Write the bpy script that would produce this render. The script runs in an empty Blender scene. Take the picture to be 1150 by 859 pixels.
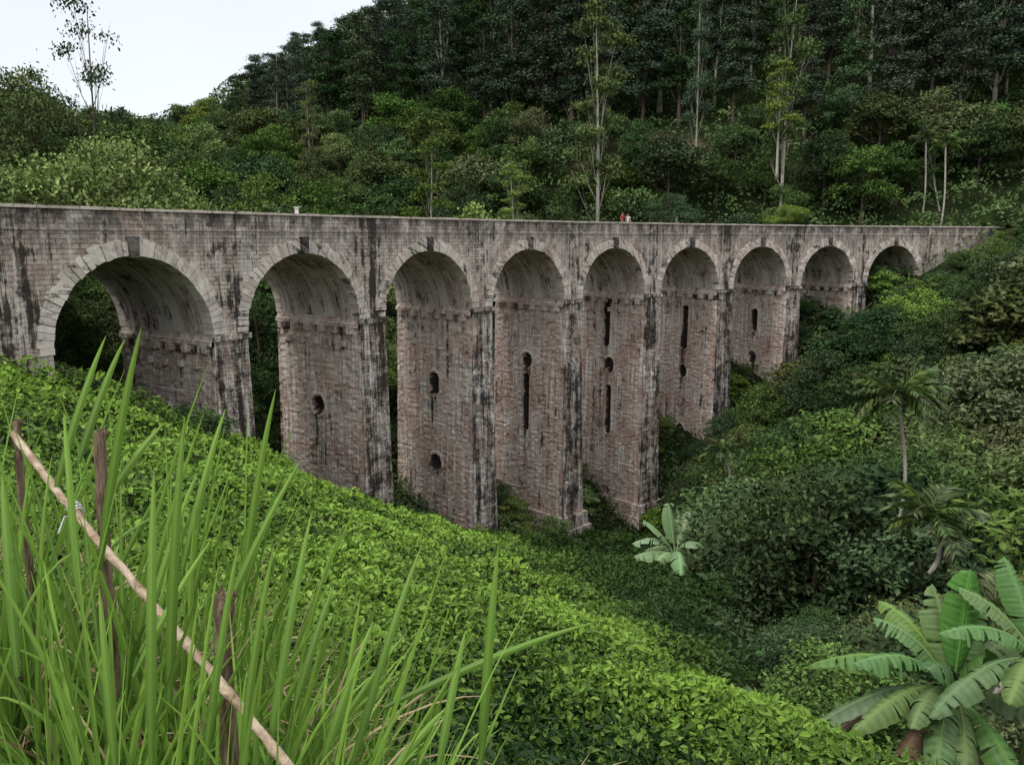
import bpy, math, random
import numpy as np
from mathutils import Vector
R_=math.radians
rng=np.random.default_rng(7); random.seed(7)
C=bpy.context.scene.collection
PITCH=R_(10.2); F=900.0
# ---------------------------------------------------------------- camera
cam=bpy.data.cameras.new('camera'); co=bpy.data.objects.new('camera',cam); C.objects.link(co)
cam.sensor_width=36; cam.lens=F/1150*36; cam.clip_start=.05; cam.clip_end=3000
co.rotation_euler=(math.pi/2-PITCH,0,0); bpy.context.scene.camera=co
def ray(px,py):
    x=(px-575)/F; y=-(py-429.5)/F
    return np.array([x, math.cos(PITCH)+y*math.sin(PITCH), -math.sin(PITCH)+y*math.cos(PITCH)])
def P(px,py,Y):
    d=ray(px,py); return d*(Y/d[1])
def proj(X,Y,Z):
    d=Y*math.cos(PITCH)-Z*math.sin(PITCH); u=Y*math.sin(PITCH)+Z*math.cos(PITCH)
    return 575+F*X/d, 429.5-F*u/d
# ---------------------------------------------------------------- bridge mapping
RB=132.6; CX,CY=97.05,-31.9
def bp(s,n,z):
    a=R_(30.8+.432*s); return (CX-(RB+n)*math.cos(a), CY+(RB+n)*math.sin(a), z)
def bsn(x,y):
    dx=CX-x; dy=y-CY
    return (np.degrees(np.arctan2(dy,dx))-30.8)/.432, np.hypot(dx,dy)-RB
# ---------------------------------------------------------------- noise
def h2(i,j,k=0):
    v=np.sin(i*127.1+j*311.7+k*74.7)*43758.5453; return v-np.floor(v)
def vn(x,y,k=0):
    i=np.floor(x); j=np.floor(y); fx=x-i; fy=y-j; fx=fx*fx*(3-2*fx); fy=fy*fy*(3-2*fy)
    a=h2(i,j,k);b=h2(i+1,j,k);c=h2(i,j+1,k);d=h2(i+1,j+1,k)
    return (a*(1-fx)+b*fx)*(1-fy)+(c*(1-fx)+d*fx)*fy
# ---------------------------------------------------------------- terrain
ctrl=np.array([
(0,0,-1.7),(0,1.5,-1.75),(-1,2,-1.45),(-2,1,-1.1),(1,2,-2.4),(2,3,-3.3),(0,4,-3.5),(-3,5,-2.5),(-5,8,-3.2),(-2.5,3,-1.7),
(0,7,-5.1),(2,8,-5.8),(0,12,-6.7),(0,20,-9.8),(0,35,-14.9),(3,12,-7.9),(4.3,12,-8.7),(3,20,-11),(5,20,-11.6),(7.1,20,-12.1),(6,25,-13.3),(7.4,30,-15),(11,30,-16.2),(-3,8,-4.2),(-10,15,-3.9),(-8,20,-7.0),(-14,28,-7.0),(-4,28,-11.8),
(-20.7,32,-5.4),(-14.3,38,-10.6),(-9.2,47,-18),(-2.7,54,-21.4),(5,61,-25.2),(11,67,-27.6),(20,75,-19.5),(28,81,-14.2),(37,85,-8.5),(45.5,89,-4.5),(54,91,-1.2),(62,92,1.5),
(5,8,-6.8),(6.4,12,-9.7),(10,15,-11.5),(9,45,-20.6),(11,48,-21.5),(7,35,-16.9),(15,25,-15),(25,40,-16.5),(15,58,-23.5),(20,20,-14),(30,30,-15),(40,40,-10),(60,50,-4),(50,65,-3),(34,58,-11),(24,58,-17.5),(38,72,-6.5),(80,70,4),(70,90,7),
(-30,20,-1),(-30,0,2),(0,-15,1),(30,0,-10),(-40,40,0),(60,10,-8),(100,30,4),
(-30,50,-9),(-20,65,-14),(0,78,-18),(12,88,-15),(25,96,-8),(40,104,0),(60,112,8),(90,112,14),
(-60,60,-3),(-45,80,-6),(-25,95,-8),(0,105,-3),(20,112,7),(20,130,18),(20,160,38),(0,130,9),(0,160,27),(0,200,55),(50,130,22),(50,160,42),(100,160,50),(50,200,70),(100,130,30),(100,220,80),(160,150,50),(160,220,90),
(-40,120,2),(-40,160,16),(-40,210,45),(-75,100,12),(-95,100,24),(-70,130,6),(-80,180,18),(-80,220,34),(-120,260,30),(-130,180,25),(-160,120,30),(-60,260,55),(0,300,90),(100,320,110),(-200,300,45),(250,150,60),(250,320,110),(-250,50,20),(-250,-30,10),(250,0,20),(0,-60,8)],float)
dm=np.hypot(ctrl[:,None,0]-ctrl[None,:,0],ctrl[:,None,1]-ctrl[None,:,1]); nc=len(ctrl)
A=np.zeros((nc+3,nc+3)); A[:nc,:nc]=dm; A[:nc,nc]=1; A[:nc,nc+1:]=ctrl[:,:2]; A[nc:,:nc]=A[:nc,nc:].T
Wt=np.linalg.solve(A,np.concatenate([ctrl[:,2],[0,0,0]]))
SKX=[-400,-60,0,40,60,100,170,230,265,300,350,400,450,520,2000]; SKY=[-40,10,32,78,108,118,128,112,86,60,36,18,0,-60,-200]
def skyz(x,y,off):
    px=575+915*x/np.maximum(y,1)
    py=np.interp(px,SKX,SKY)+off
    e=-(py-429.5)/F
    return y*(-math.sin(PITCH)+e*math.cos(PITCH))/(math.cos(PITCH)+e*math.sin(PITCH))
def ter(x,y,rough=True):
    x=np.atleast_1d(np.asarray(x,float)); y=np.atleast_1d(np.asarray(y,float)); z=np.zeros(x.shape)
    for k in range(nc): z+=Wt[k]*np.hypot(x-ctrl[k,0],y-ctrl[k,1])
    z+=Wt[nc]+Wt[nc+1]*x+Wt[nc+2]*y
    z=np.where(y>85,np.minimum(z,skyz(x,y,26)),z)
    if rough:
        far=np.clip((np.hypot(x,y)-4)/30,0,1)
        z+=(vn(x/9,y/9,1)-.5)*1.2*far
    return z
def bush(x,y):  # rounded bush tops of the planted slope
    far=np.clip((np.hypot(x,y)-3)/4,0,1)
    z0=vn(x/.8,y/.8,3)*.6+vn(x/2.1,y/2.1,4)**1.4*1.2+vn(x/.35,y/.35,5)*.25
    row=np.abs(np.sin((y*.75+x*.35)*1.5+vn(x/5,y/5,8)*3.5))**.6
    rw=np.clip((np.hypot(x,y)-22)/20,0,1)
    return (z0*.75+row*.55*rw)*far
# ---------------------------------------------------------------- mesh helper
def mk(name,V,Fc,mats,parent=None,attr=None,uv=None,mi=None,smooth=False):
    me=bpy.data.meshes.new(name); 
    V=V.tolist() if hasattr(V,'tolist') else V; Fc=Fc.tolist() if hasattr(Fc,'tolist') else Fc
    me.from_pydata(V,[],Fc)
    if not isinstance(mats,(list,tuple)): mats=[mats]
    for m in mats: me.materials.append(m)
    if attr is not None:
        a=me.attributes.new('tint','FLOAT','POINT'); a.data.foreach_set('value',np.asarray(attr,dtype=np.float32))
    if uv is not None:
        l=me.uv_layers.new(name='UVMap'); vi=np.zeros(len(me.loops),dtype=np.int32); me.loops.foreach_get('vertex_index',vi)
        l.data.foreach_set('uv',np.asarray(uv,dtype=np.float32)[vi].ravel())
    if mi is not None: me.polygons.foreach_set('material_index',np.asarray(mi,dtype=np.int32))
    if smooth: me.polygons.foreach_set('use_smooth',[True]*len(me.polygons))
    me.update()
    o=bpy.data.objects.new(name,me); C.objects.link(o)
    if parent: o.parent=parent
    return o
def inst(name,me,parent=None,mat=None):
    o=bpy.data.objects.new(name,me); C.objects.link(o); o.parent=parent
    if mat: o.material_slots[0].link='OBJECT'; o.material_slots[0].material=mat
    return o
def tag(o,label=None,cat=None,group=None,kind=None):
    if label: o['label']=label
    if cat: o['category']=cat
    if group: o['group']=group
    if kind: o['kind']=kind
    return o
def thing(name,label,cat,loc=(0,0,0),group=None,rz=0):
    o=bpy.data.objects.new(name,None); C.objects.link(o); o.location=loc; o.rotation_euler=(0,0,rz); o.empty_display_size=.2
    return tag(o,label,cat,group)
# ---------------------------------------------------------------- materials
def newmat(n):
    m=bpy.data.materials.new(n); m.use_nodes=True; nt=m.node_tree; nt.nodes.clear(); return m,nt
class G:
    def __init__(s,nt): s.nt=nt
    def n(s,t,**k):
        x=s.nt.nodes.new(t)
        for a,b in k.items(): setattr(x,a,b)
        return x
    def l(s,a,b): s.nt.links.new(a,b)
    def val(s,sock,v):
        if hasattr(v,'is_output') : s.l(v,sock)
        else: sock.default_value=v
    def mix(s,f,a,b,mode='MIX'):
        x=s.n('ShaderNodeMixRGB',blend_type=mode); s.val(x.inputs[0],f); s.val(x.inputs[1],a); s.val(x.inputs[2],b); return x.outputs[0]
    def math(s,op,a,b=0,clamp=False):
        x=s.n('ShaderNodeMath',operation=op); x.use_clamp=clamp; s.val(x.inputs[0],a); s.val(x.inputs[1],b); return x.outputs[0]
    def ramp(s,f,a,b,c0=0,c1=1):
        x=s.n('ShaderNodeMapRange'); x.clamp=True; s.val(x.inputs[0],f); x.inputs[1].default_value=a; x.inputs[2].default_value=b; x.inputs[3].default_value=c0; x.inputs[4].default_value=c1; return x.outputs[0]
    def noise(s,vec,scale,detail=4,rough=.6,sc=None):
        if sc:
            m=s.n('ShaderNodeMapping'); m.inputs['Scale'].default_value=sc; s.l(vec,m.inputs[0]); vec=m.outputs[0]
        x=s.n('ShaderNodeTexNoise'); x.inputs['Scale'].default_value=scale; x.inputs['Detail'].default_value=detail; x.inputs['Roughness'].default_value=rough
        s.l(vec,x.inputs['Vector']); return x.outputs['Fac']
def c4(c): return (c[0],c[1],c[2],1)
def leafmat(name,dark,light,trans=0,rough=.5,spec=.3,var=.3,gloss=False):
    m,nt=newmat(name); g=G(nt)
    at=g.n('ShaderNodeAttribute',attribute_name='tint')
    col=g.mix(at.outputs['Fac'],c4(dark),c4(light))
    if var:
        oi=g.n('ShaderNodeObjectInfo')
        hs=g.n('ShaderNodeHueSaturation'); g.l(col,hs.inputs['Color'])
        g.l(g.ramp(oi.outputs['Random'],0,1,.475,.52),hs.inputs['Hue']); 
        g.l(g.ramp(g.math('FRACT',g.math('MULTIPLY',oi.outputs['Random'],7.3)),0,1,1-var,1+var),hs.inputs['Value'])
        g.l(g.ramp(g.math('FRACT',g.math('MULTIPLY',oi.outputs['Random'],13.7)),0,1,.8,1.05),hs.inputs['Saturation']); col=hs.outputs[0]
    if gloss:
        b=g.n('ShaderNodeBsdfPrincipled'); g.l(col,b.inputs['Base Color']); b.inputs['Roughness'].default_value=rough; b.inputs['Specular IOR Level'].default_value=spec
    else:
        b=g.n('ShaderNodeBsdfDiffuse'); g.l(col,b.inputs['Color'])
    out=b.outputs[0]
    if trans:
        t=g.n('ShaderNodeBsdfTranslucent'); g.l(col,t.inputs[0]); x=g.n('ShaderNodeMixShader'); x.inputs[0].default_value=trans; g.l(out,x.inputs[1]); g.l(t.outputs[0],x.inputs[2]); out=x.outputs[0]
    o=g.n('ShaderNodeOutputMaterial'); g.l(out,o.inputs[0]); return m
def plain(name,c1,c2,scale=6,rough=.8,sc=(1,1,1),bump=.3,vec='Object'):
    m,nt=newmat(name); g=G(nt); tc=g.n('ShaderNodeTexCoord')
    f=g.noise(tc.outputs[vec],scale,6,.65,sc); f2=g.ramp(f,.35,.65)
    b=g.n('ShaderNodeBsdfPrincipled'); g.l(g.mix(f2,c4(c1),c4(c2)),b.inputs['Base Color']); b.inputs['Roughness'].default_value=rough; b.inputs['Specular IOR Level'].default_value=.2
    bu=g.n('ShaderNodeBump'); bu.inputs['Strength'].default_value=bump; bu.inputs['Distance'].default_value=.03; g.l(f,bu.inputs['Height']); g.l(bu.outputs[0],b.inputs['Normal'])
    o=g.n('ShaderNodeOutputMaterial'); g.l(b.outputs[0],o.inputs[0]); return m
M={}
M['dark']=leafmat('foliage_dark',(.020,.042,.016),(.095,.16,.052))
M['tall']=leafmat('foliage_tall',(.030,.048,.032),(.118,.162,.092),var=.3)  # lifted, greyer green puts distance haze into the leaf colour
M['mid']=leafmat('foliage_mid',(.028,.056,.016),(.155,.245,.060))
M['lite']=leafmat('foliage_light',(.07,.125,.024),(.28,.38,.09),var=.15)
M['olive']=leafmat('foliage_olive',(.038,.054,.020),(.165,.20,.070))
M['tea']=leafmat('tea_leaves',(.013,.038,.007),(.22,.37,.05),var=0,spec=.2,rough=.5,gloss=True)
M['grass']=leafmat('grass_blades',(.03,.085,.012),(.25,.43,.065),trans=.2,rough=.45,spec=.3,var=0,gloss=True)
M['straw']=leafmat('dry_straw',(.14,.10,.05),(.46,.36,.21),var=0)
M['banana']=leafmat('banana_leaf',(.02,.075,.014),(.18,.34,.075),trans=.2,rough=.45,spec=.28,var=.08,gloss=True)
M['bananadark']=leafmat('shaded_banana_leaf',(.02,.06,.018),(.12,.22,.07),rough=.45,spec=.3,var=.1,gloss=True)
M['bananapale']=leafmat('pale_banana_leaf',(.05,.12,.04),(.30,.44,.19),rough=.45,spec=.3,var=.1,gloss=True)
M['deadleaf']=leafmat('withered_leaf',(.10,.065,.04),(.30,.21,.13),var=.1)
M['palm']=leafmat('palm_leaf',(.018,.042,.010),(.14,.20,.05),rough=.4,spec=.3,var=.2,gloss=True)
M['bark']=plain('bark',(.06,.045,.035),(.16,.125,.1),5,.9,(2,2,.5))
M['pale']=plain('pale_bark',(.25,.22,.18),(.50,.46,.40),4,.8,(2,2,.6))
M['stake']=plain('weathered_stake',(.10,.06,.035),(.42,.31,.21),30,.9,(3,3,.25),1)
M['bamboo']=plain('dry_bamboo',(.30,.20,.12),(.66,.54,.40),24,.7,(1,1,1),.8)
M['string']=plain('string',(.5,.5,.5),(.8,.8,.8),30)
M['pseudo']=plain('banana_stem',(.035,.055,.02),(.12,.15,.05),8,.6,(2,2,.3))
M['skin']=plain('skin',(.25,.14,.09),(.33,.19,.13),20,.6,bump=0)
M['hair']=plain('hair',(.012,.01,.009),(.03,.025,.02),40,.6)
for n,c in (('shirt_white',(.7,.7,.68)),('shirt_red',(.35,.05,.05)),('shirt_blue',(.07,.13,.3)),('trousers',(.04,.045,.07))): M[n]=plain(n,tuple(v*.85 for v in c),c,12,.85)
def stone(name,ca,cb,mort,dk,wh,red,bw=.5,rh=.25,topdark=0,tint=False,bricky=1,bumps=.7,piers=0,zred=False,grey=.5):
    m,nt=newmat(name); g=G(nt); uv=g.n('ShaderNodeUVMap').outputs[0]; geo=g.n('ShaderNodeNewGeometry').outputs['Position']
    ns=g.n('ShaderNodeTexNoise'); ns.inputs['Scale'].default_value=1.7; ns.inputs['Detail'].default_value=3; g.l(uv,ns.inputs['Vector'])
    va=g.n('ShaderNodeVectorMath',operation='MULTIPLY_ADD'); g.l(ns.outputs['Color'],va.inputs[0]); va.inputs[1].default_value=(.07,.06,0); g.l(uv,va.inputs[2])
    br=g.n('ShaderNodeTexBrick'); g.l(va.outputs[0],br.inputs['Vector']); br.inputs['Scale'].default_value=1; br.inputs['Brick Width'].default_value=bw; br.inputs['Row Height'].default_value=rh
    br.inputs['Mortar Size'].default_value=.018; br.inputs['Mortar Smooth'].default_value=.5; br.inputs['Bias'].default_value=-.1
    br.inputs['Color1'].default_value=c4(ca); br.inputs['Color2'].default_value=c4(cb); br.inputs['Mortar'].default_value=c4(mort)
    col=br.outputs['Color']; at=g.n('ShaderNodeAttribute',attribute_name='tint')
    if tint: col=g.mix(at.outputs['Fac'],c4(cb),c4(ca))
    sx=g.n('ShaderNodeSeparateXYZ'); g.l(geo,sx.inputs[0]); zc=sx.outputs[2]
    big=g.ramp(g.noise(geo,.35,5,.6),.38,.60,0,red)
    if zred: big=g.math('MULTIPLY',big,g.ramp(zc,-6.5,-9.5,.25,1))
    col=g.mix(big,col,(.45,.265,.20,1))
    col=g.mix(g.ramp(g.noise(geo,.9,6,.7),.47,.63,0,grey),col,(.32,.275,.24,1))
    # cream patches
    col=g.mix(g.ramp(g.noise(geo,.55,6,.68,(1,1,.8)),.51,.63,0,.6*wh),col,(.76,.66,.57,1))
    # pale lime streaks running down
    st=g.noise(uv,1,7,.75,(3.4,.14,1)); st2=g.noise(uv,1,4,.7,(.45,.22,1))
    w=g.math('MULTIPLY',g.ramp(st,.48,.57),g.ramp(st2,.41,.52)); w=g.math('MULTIPLY',w,wh)
    col=g.mix(w,col,(.78,.72,.65,1))
    sp=g.noise(uv,7,5,.8); sp2=g.noise(uv,.7,4,.65)
    w2=g.math('MULTIPLY',g.ramp(sp,.53,.60),g.ramp(sp2,.42,.55)); col=g.mix(g.math('MULTIPLY',w2,wh),col,(.78,.75,.70,1))
    # black algae streaks, plus shade painted in pier recesses and under the ledge
    bs=g.noise(uv,1,8,.78,(2.0,.10,1)); bb=g.noise(geo,1.1,6,.75)
    k=g.math('ADD',bs,g.math('MULTIPLY',g.math('SUBTRACT',bb,.5),.7))
    if piers:   # rain water runs down the wall between the arches
        su=g.n('ShaderNodeSeparateXYZ'); g.l(uv,su.inputs[0]); q=g.math('PINGPONG',su.outputs[0],5); q=g.ramp(q,3.3,5,0,.15); q=g.math('MULTIPLY',q,g.ramp(g.noise(uv,.09,1,.5,(1,.01,1)),.3,.6,.2,1)); k=g.math('ADD',k,q)
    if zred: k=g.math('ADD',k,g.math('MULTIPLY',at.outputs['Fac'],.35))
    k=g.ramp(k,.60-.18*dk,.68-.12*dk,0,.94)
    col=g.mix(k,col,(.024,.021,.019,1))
    if topdark:
        td=g.ramp(zc,-1.2,1.0,.25,1); td=g.math('MULTIPLY',td,g.ramp(g.noise(uv,1,6,.75,(1.1,.7,1)),.38,.55)); 
        col=g.mix(g.math('MULTIPLY',td,topdark),col,(.06,.052,.046,1))
    b=g.n('ShaderNodeBsdfPrincipled'); g.l(col,b.inputs['Base Color']); b.inputs['Roughness'].default_value=.92; b.inputs['Specular IOR Level'].default_value=.12
    hgt=g.math('ADD',g.math('MULTIPLY',br.outputs['Fac'],-.6*bricky),g.math('MULTIPLY',g.noise(uv,7,5,.7),.7))
    bu=g.n('ShaderNodeBump'); bu.inputs['Strength'].default_value=bumps; bu.inputs['Distance'].default_value=.08; g.l(hgt,bu.inputs['Height']); g.l(bu.outputs[0],b.inputs['Normal'])
    o=g.n('ShaderNodeOutputMaterial'); g.l(b.outputs[0],o.inputs[0]); return m
S={}
S['spandrel']=stone('spandrel_stone',(.68,.58,.49),(.38,.30,.25),(.12,.10,.085),.28,.8,.3,bw=.42,rh=.205,topdark=.85,piers=1,grey=.5)
S['side']=stone('pier_side_stone',(.74,.58,.49),(.48,.345,.285),(.26,.20,.17),.20,1,.75,bw=.36,rh=.17,zred=True,grey=.42)
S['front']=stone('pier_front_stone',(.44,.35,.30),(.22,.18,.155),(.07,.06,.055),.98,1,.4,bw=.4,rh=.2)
S['vault']=stone('vault_stone',(.62,.53,.46),(.40,.33,.29),(.2,.17,.15),.38,.8,.25,bw=.36,rh=.17,grey=.4)
S['ring']=stone('ring_stone',(.84,.77,.68),(.46,.40,.35),(.1,.1,.1),.30,.6,.1,tint=True,bricky=0,bumps=.5)
S['ringold']=stone('stained_ring_stone',(.82,.73,.64),(.40,.34,.29),(.1,.1,.1),.38,.6,.3,tint=True,bricky=0,bumps=.5)
S['key']=stone('key_stone',(.09,.08,.07),(.06,.055,.05),(.02,.02,.02),.8,.2,0,bricky=0)
S['cope']=stone('coping_stone',(.64,.55,.46),(.44,.37,.31),(.08,.08,.07),.05,.4,.1,bw=.9,rh=2)
def groundmat():
    m,nt=newmat('hill_ground'); g=G(nt); geo=g.n('ShaderNodeNewGeometry').outputs['Position']
    a=g.n('ShaderNodeAttribute',attribute_name='tint')
    n1=g.noise(geo,3,8,.75); n2=g.noise(geo,.25,5,.6)
    col=g.mix(g.ramp(n1,.35,.65),(.010,.018,.007,1),(.03,.05,.016,1)); col=g.mix(g.ramp(n2,.4,.65,0,.5),col,(.04,.036,.02,1))
    e=g.mix(g.ramp(n1,.35,.65),(.12,.07,.045,1),(.32,.20,.13,1))
    col=g.mix(a.outputs['Fac'],col,e)
    b=g.n('ShaderNodeBsdfDiffuse'); g.l(col,b.inputs['Color'])
    bu=g.n('ShaderNodeBump'); bu.inputs['Strength'].default_value=.8; bu.inputs['Distance'].default_value=.1; g.l(n1,bu.inputs['Height']); g.l(bu.outputs[0],b.inputs['Normal'])
    o=g.n('ShaderNodeOutputMaterial'); g.l(b.outputs[0],o.inputs[0]); return m
M['ground']=groundmat()
# ---------------------------------------------------------------- world and sun
w=bpy.data.worlds.new('World'); bpy.context.scene.world=w; w.use_nodes=True; nt=w.node_tree; nt.nodes.clear(); g=G(nt)
sk=g.n('ShaderNodeTexSky',sky_type='NISHITA'); sk.sun_disc=False; sk.sun_elevation=R_(52); sk.sun_rotation=R_(215)
b1=g.n('ShaderNodeBackground'); g.l(sk.outputs[0],b1.inputs[0]); b1.inputs[1].default_value=.05
tc=g.n('ShaderNodeTexCoord'); nz=g.noise(tc.outputs['Generated'],2.2,6,.55,(1,1,2.5))
sxz=g.n('ShaderNodeSeparateXYZ'); g.l(tc.outputs['Generated'],sxz.inputs[0])
zen=g.ramp(sxz.outputs[2],.25,.8,.66,1.18)   # overcast sky: brighter overhead than near the horizon
b2=g.n('ShaderNodeBackground'); g.l(g.mix(g.ramp(nz,.35,.7),(.93,.93,.93,1),(1,.99,.98,1)),b2.inputs[0]); g.l(g.math('MULTIPLY',zen,1.25),b2.inputs[1])
ad=g.n('ShaderNodeAddShader'); g.l(b1.outputs[0],ad.inputs[0]); g.l(b2.outputs[0],ad.inputs[1])
wo=g.n('ShaderNodeOutputWorld'); g.l(ad.outputs[0],wo.inputs[0])
sd=bpy.data.lights.new('sun','SUN'); sd.energy=1.5; sd.angle=R_(14); sd.color=(1,.96,.9); so=bpy.data.objects.new('sun',sd); C.objects.link(so)
so.rotation_euler=Vector((-.62,-.5,1.0)).to_track_quat('Z','Y').to_euler()
vs=bpy.context.scene.view_settings; vs.view_transform='Standard'; vs.look='None'; vs.exposure=0
# ---------------------------------------------------------------- ground mesh
ux=np.linspace(-1,1,301); gx=np.sinh(ux*5.2)/np.sinh(5.2)*260
uy=np.linspace(0,1,300); gy=-20+ (np.sinh(uy*4.2-.75)-np.sinh(-.75))/(np.sinh(3.45)-np.sinh(-.75))*400
X,Y=np.meshgrid(gx,gy); x=X.ravel(); y=Y.ravel(); z=ter(x,y)
s_,n_=bsn(x,y)
near=(n_<-.5)&(y>0)&(y<75)
z=z+np.where(near,bush(x,y)-.25,(vn(x/2.5,y/2.5,6)-.5)*.8)
pxx,pyy=proj(x,np.maximum(y,.5),z)
def bare(x,y,px,py): return np.where((y>95)&(px>640)&(px<820),np.exp(-((py-172-6*np.sin(px/25))/10)**2),0)*np.clip(vn(x/3,y/3,11)*2.6-.7,0,1)
earth=bare(x,y,pxx,pyy)
earth+=np.where((y<5.0)&(x<.5),.55*np.clip(vn(x/.5,y/.5,12)*1.5-.2,0,1),0)
nx_,ny_=len(gx),len(gy); idx=np.arange(nx_*ny_).reshape(ny_,nx_)
Fq=np.stack([idx[:-1,:-1],idx[:-1,1:],idx[1:,1:],idx[1:,:-1]],-1).reshape(-1,4)
tag(mk('ground',np.stack([x,y,z],1),Fq,M['ground'],attr=np.clip(earth,0,1),smooth=True),kind='structure')
# ---------------------------------------------------------------- leaf cloud
def unit(v): return v/np.maximum(np.linalg.norm(v,axis=1,keepdims=True),1e-6)
def leaves(Pp,D,N,L,Wd,oval=False,fold=.25):
    D=unit(D); Sd=unit(np.cross(D,N)); N=np.cross(Sd,D); n=len(Pp); L=np.broadcast_to(L,(n,))[:,None]; Wd=np.broadcast_to(Wd,(n,))[:,None]
    if not oval:
        V=np.stack([Pp-D*L*.5,Pp+Sd*Wd*.5+N*Wd*fold,Pp+D*L*.5,Pp-Sd*Wd*.5+N*Wd*fold],1).reshape(-1,3)
        b=np.arange(n)[:,None]*4; Fc=b+np.array([[0,1,2,3]]); return V,Fc,4
    V=np.stack([Pp-D*L*.5,Pp-D*L*.2+Sd*Wd*.45+N*Wd*fold,Pp+D*L*.18+Sd*Wd*.42+N*Wd*fold,Pp+D*L*.5-N*L*.08,Pp+D*L*.18-Sd*Wd*.42+N*Wd*fold,Pp-D*L*.2-Sd*Wd*.45+N*Wd*fold],1).reshape(-1,3)
    b=np.arange(n)[:,None]*6; Fc=np.concatenate([b+np.array([[0,1,2,3]]),b+np.array([[0,3,4,5]])]); return V,Fc,6
def rnd(n): return unit(rng.normal(size=(n,3)))
def crownmesh(name,lobes,ncl,nl,ls,spread,squash=.8,droop=.2,lowcut=-.4,oval=False,asp=.55):
    lobes=np.array(lobes,float); pr=lobes[:,3]**2; pr/=pr.sum()
    li=rng.choice(len(lobes),ncl,p=pr); d=rnd(ncl); bad=d[:,2]<lowcut; d[bad,2]*=-1
    c=lobes[li,:3]+d*lobes[li,3:4]*rng.uniform(.62,1.12,(ncl,1))*np.array([1,1,squash])
    ct=rng.uniform(0,1,ncl)**1.3
    k=np.repeat(np.arange(ncl),nl); n=len(k)
    Pp=c[k]+rng.normal(size=(n,3))*spread*np.array([1,1,.55])
    N=unit(d[k]*.6+np.array([0,0,.7])+rng.normal(size=(n,3))*.5)
    D=unit(rng.normal(size=(n,3))+d[k]*.5+np.array([0,0,-droop]))
    L=ls*rng.uniform(.6,1.4,n)
    V,Fc,m=leaves(Pp,D,N,L,L*asp,oval)
    t=np.clip(ct[k]*.65+rng.uniform(0,.35,n),0,1)
    o=mk(name,V,Fc,M['mid'],attr=np.repeat(t,m)); me=o.data; bpy.data.objects.remove(o); return me
def tube(pts,rad,seg=7):
    pts=[np.array(p,float) for p in pts]; V=[];Fc=[]
    for i,p in enumerate(pts):
        t=pts[min(i+1,len(pts)-1)]-pts[max(i-1,0)]; t/=np.linalg.norm(t)+1e-9
        a=np.cross(t,[0.03,1,0.1]); a/=np.linalg.norm(a)+1e-9; b=np.cross(t,a)
        for k in range(seg):
            q=2*math.pi*k/seg; V.append(p+(a*math.cos(q)+b*math.sin(q))*rad[i])
    for i in range(len(pts)-1):
        for k in range(seg): Fc.append([i*seg+k,i*seg+(k+1)%seg,(i+1)*seg+(k+1)%seg,(i+1)*seg+k])
    Fc.append(list(range(seg))[::-1]); Fc.append([(len(pts)-1)*seg+k for k in range(seg)])
    return V,Fc
def join(parts):
    V=[];Fc=[]
    for v,f in parts:
        o=len(V); V+=[list(map(float,p)) for p in v]; Fc+=[[i+o for i in q] for q in f]
    return V,Fc
def trunkmesh(name,H,r,lobes,nb=8,bend=.3,thin=1):
    ph=random.random()*6; ax=lambda t:np.array([bend*math.sin(t*2.2+ph)*t,bend*math.cos(t*1.7+ph)*t,H*t])
    ts=[0,.04,.12,.3,.5,.7,.85,1]; parts=[tube([ax(t)-np.array([0,0,.6 if t==0 else 0]) for t in ts],[r*1.5 if t==0 else r*(1.15 if t<.1 else 1-.8*t) for t in ts],8)]
    for l in lobes[:nb]:
        c=np.array(l[:3]); t=min(.92,max(.15,(c[2]-H*.12)/H*.85)); a=ax(t); mid=(a+c)/2+np.array([0,0,-.1*np.linalg.norm(c-a)])
        rr=r*(1-.75*t)*.5*thin; parts.append(tube([a,mid,c,c+(c-mid)*.5],[rr,rr*.7,rr*.4,rr*.12],5))
        for _ in range(2):
            e=c+rnd(1)[0]*l[3]*.8; e[2]=max(e[2],c[2]-.2); parts.append(tube([mid,(mid+e)/2+np.array([0,0,.1]),e],[rr*.4,rr*.25,rr*.08],4))
    V,Fc=join(parts); o=mk(name,V,Fc,M['bark'],smooth=True); me=o.data; bpy.data.objects.remove(o); return me
PT={}
def proto(kind,variants): PT[kind]=variants
U=random.uniform
vs_=[]
for i in range(4):  # broadleaf, 10 m tall
    L=[(0,0,8.2,1.9)]+[(math.cos(a)*U(1.4,2.9),math.sin(a)*U(1.4,2.9),U(3.6,7.6),U(1.2,2.0)) for a in [j*.7+U(-.3,.3) for j in range(10)]]
    vs_.append((trunkmesh('trunk',8.2,.22,L),crownmesh('crown',L,320,22,.34,.38)))
proto('broad',vs_)
vs_=[]
for i in range(2):  # broadleaf seen nearer: finer leaves
    L=[(0,0,8.2,1.7)]+[(math.cos(a)*U(1.4,3.1),math.sin(a)*U(1.4,3.1),U(2.6,7.6),U(1.0,1.8)) for a in [j*.6+U(-.3,.3) for j in range(13)]]
    vs_.append((trunkmesh('trunk',8.2,.22,L),crownmesh('crown',L,520,30,.21,.33)))
proto('fine',vs_)
vs_=[]
for i in range(5):  # tall forest tree, 20 m
    L=[(U(-.7,.7),U(-.7,.7),18.8,1.2)]+[(math.cos(a)*rr*.75,math.sin(a)*rr*.75,zz,rr) for zz,rr,a in [(5.5+j*1.22+U(-.4,.4),U(.9,1.8)*(1.15-.04*j),j*2.4+U(-.4,.4)) for j in range(11)]]
    vs_.append((trunkmesh('trunk',18.8,.24,L,11,.25),crownmesh('crown',L,320,18,.38,.44,.6,.5)))
proto('tall',vs_)
vs_=[]
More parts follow.
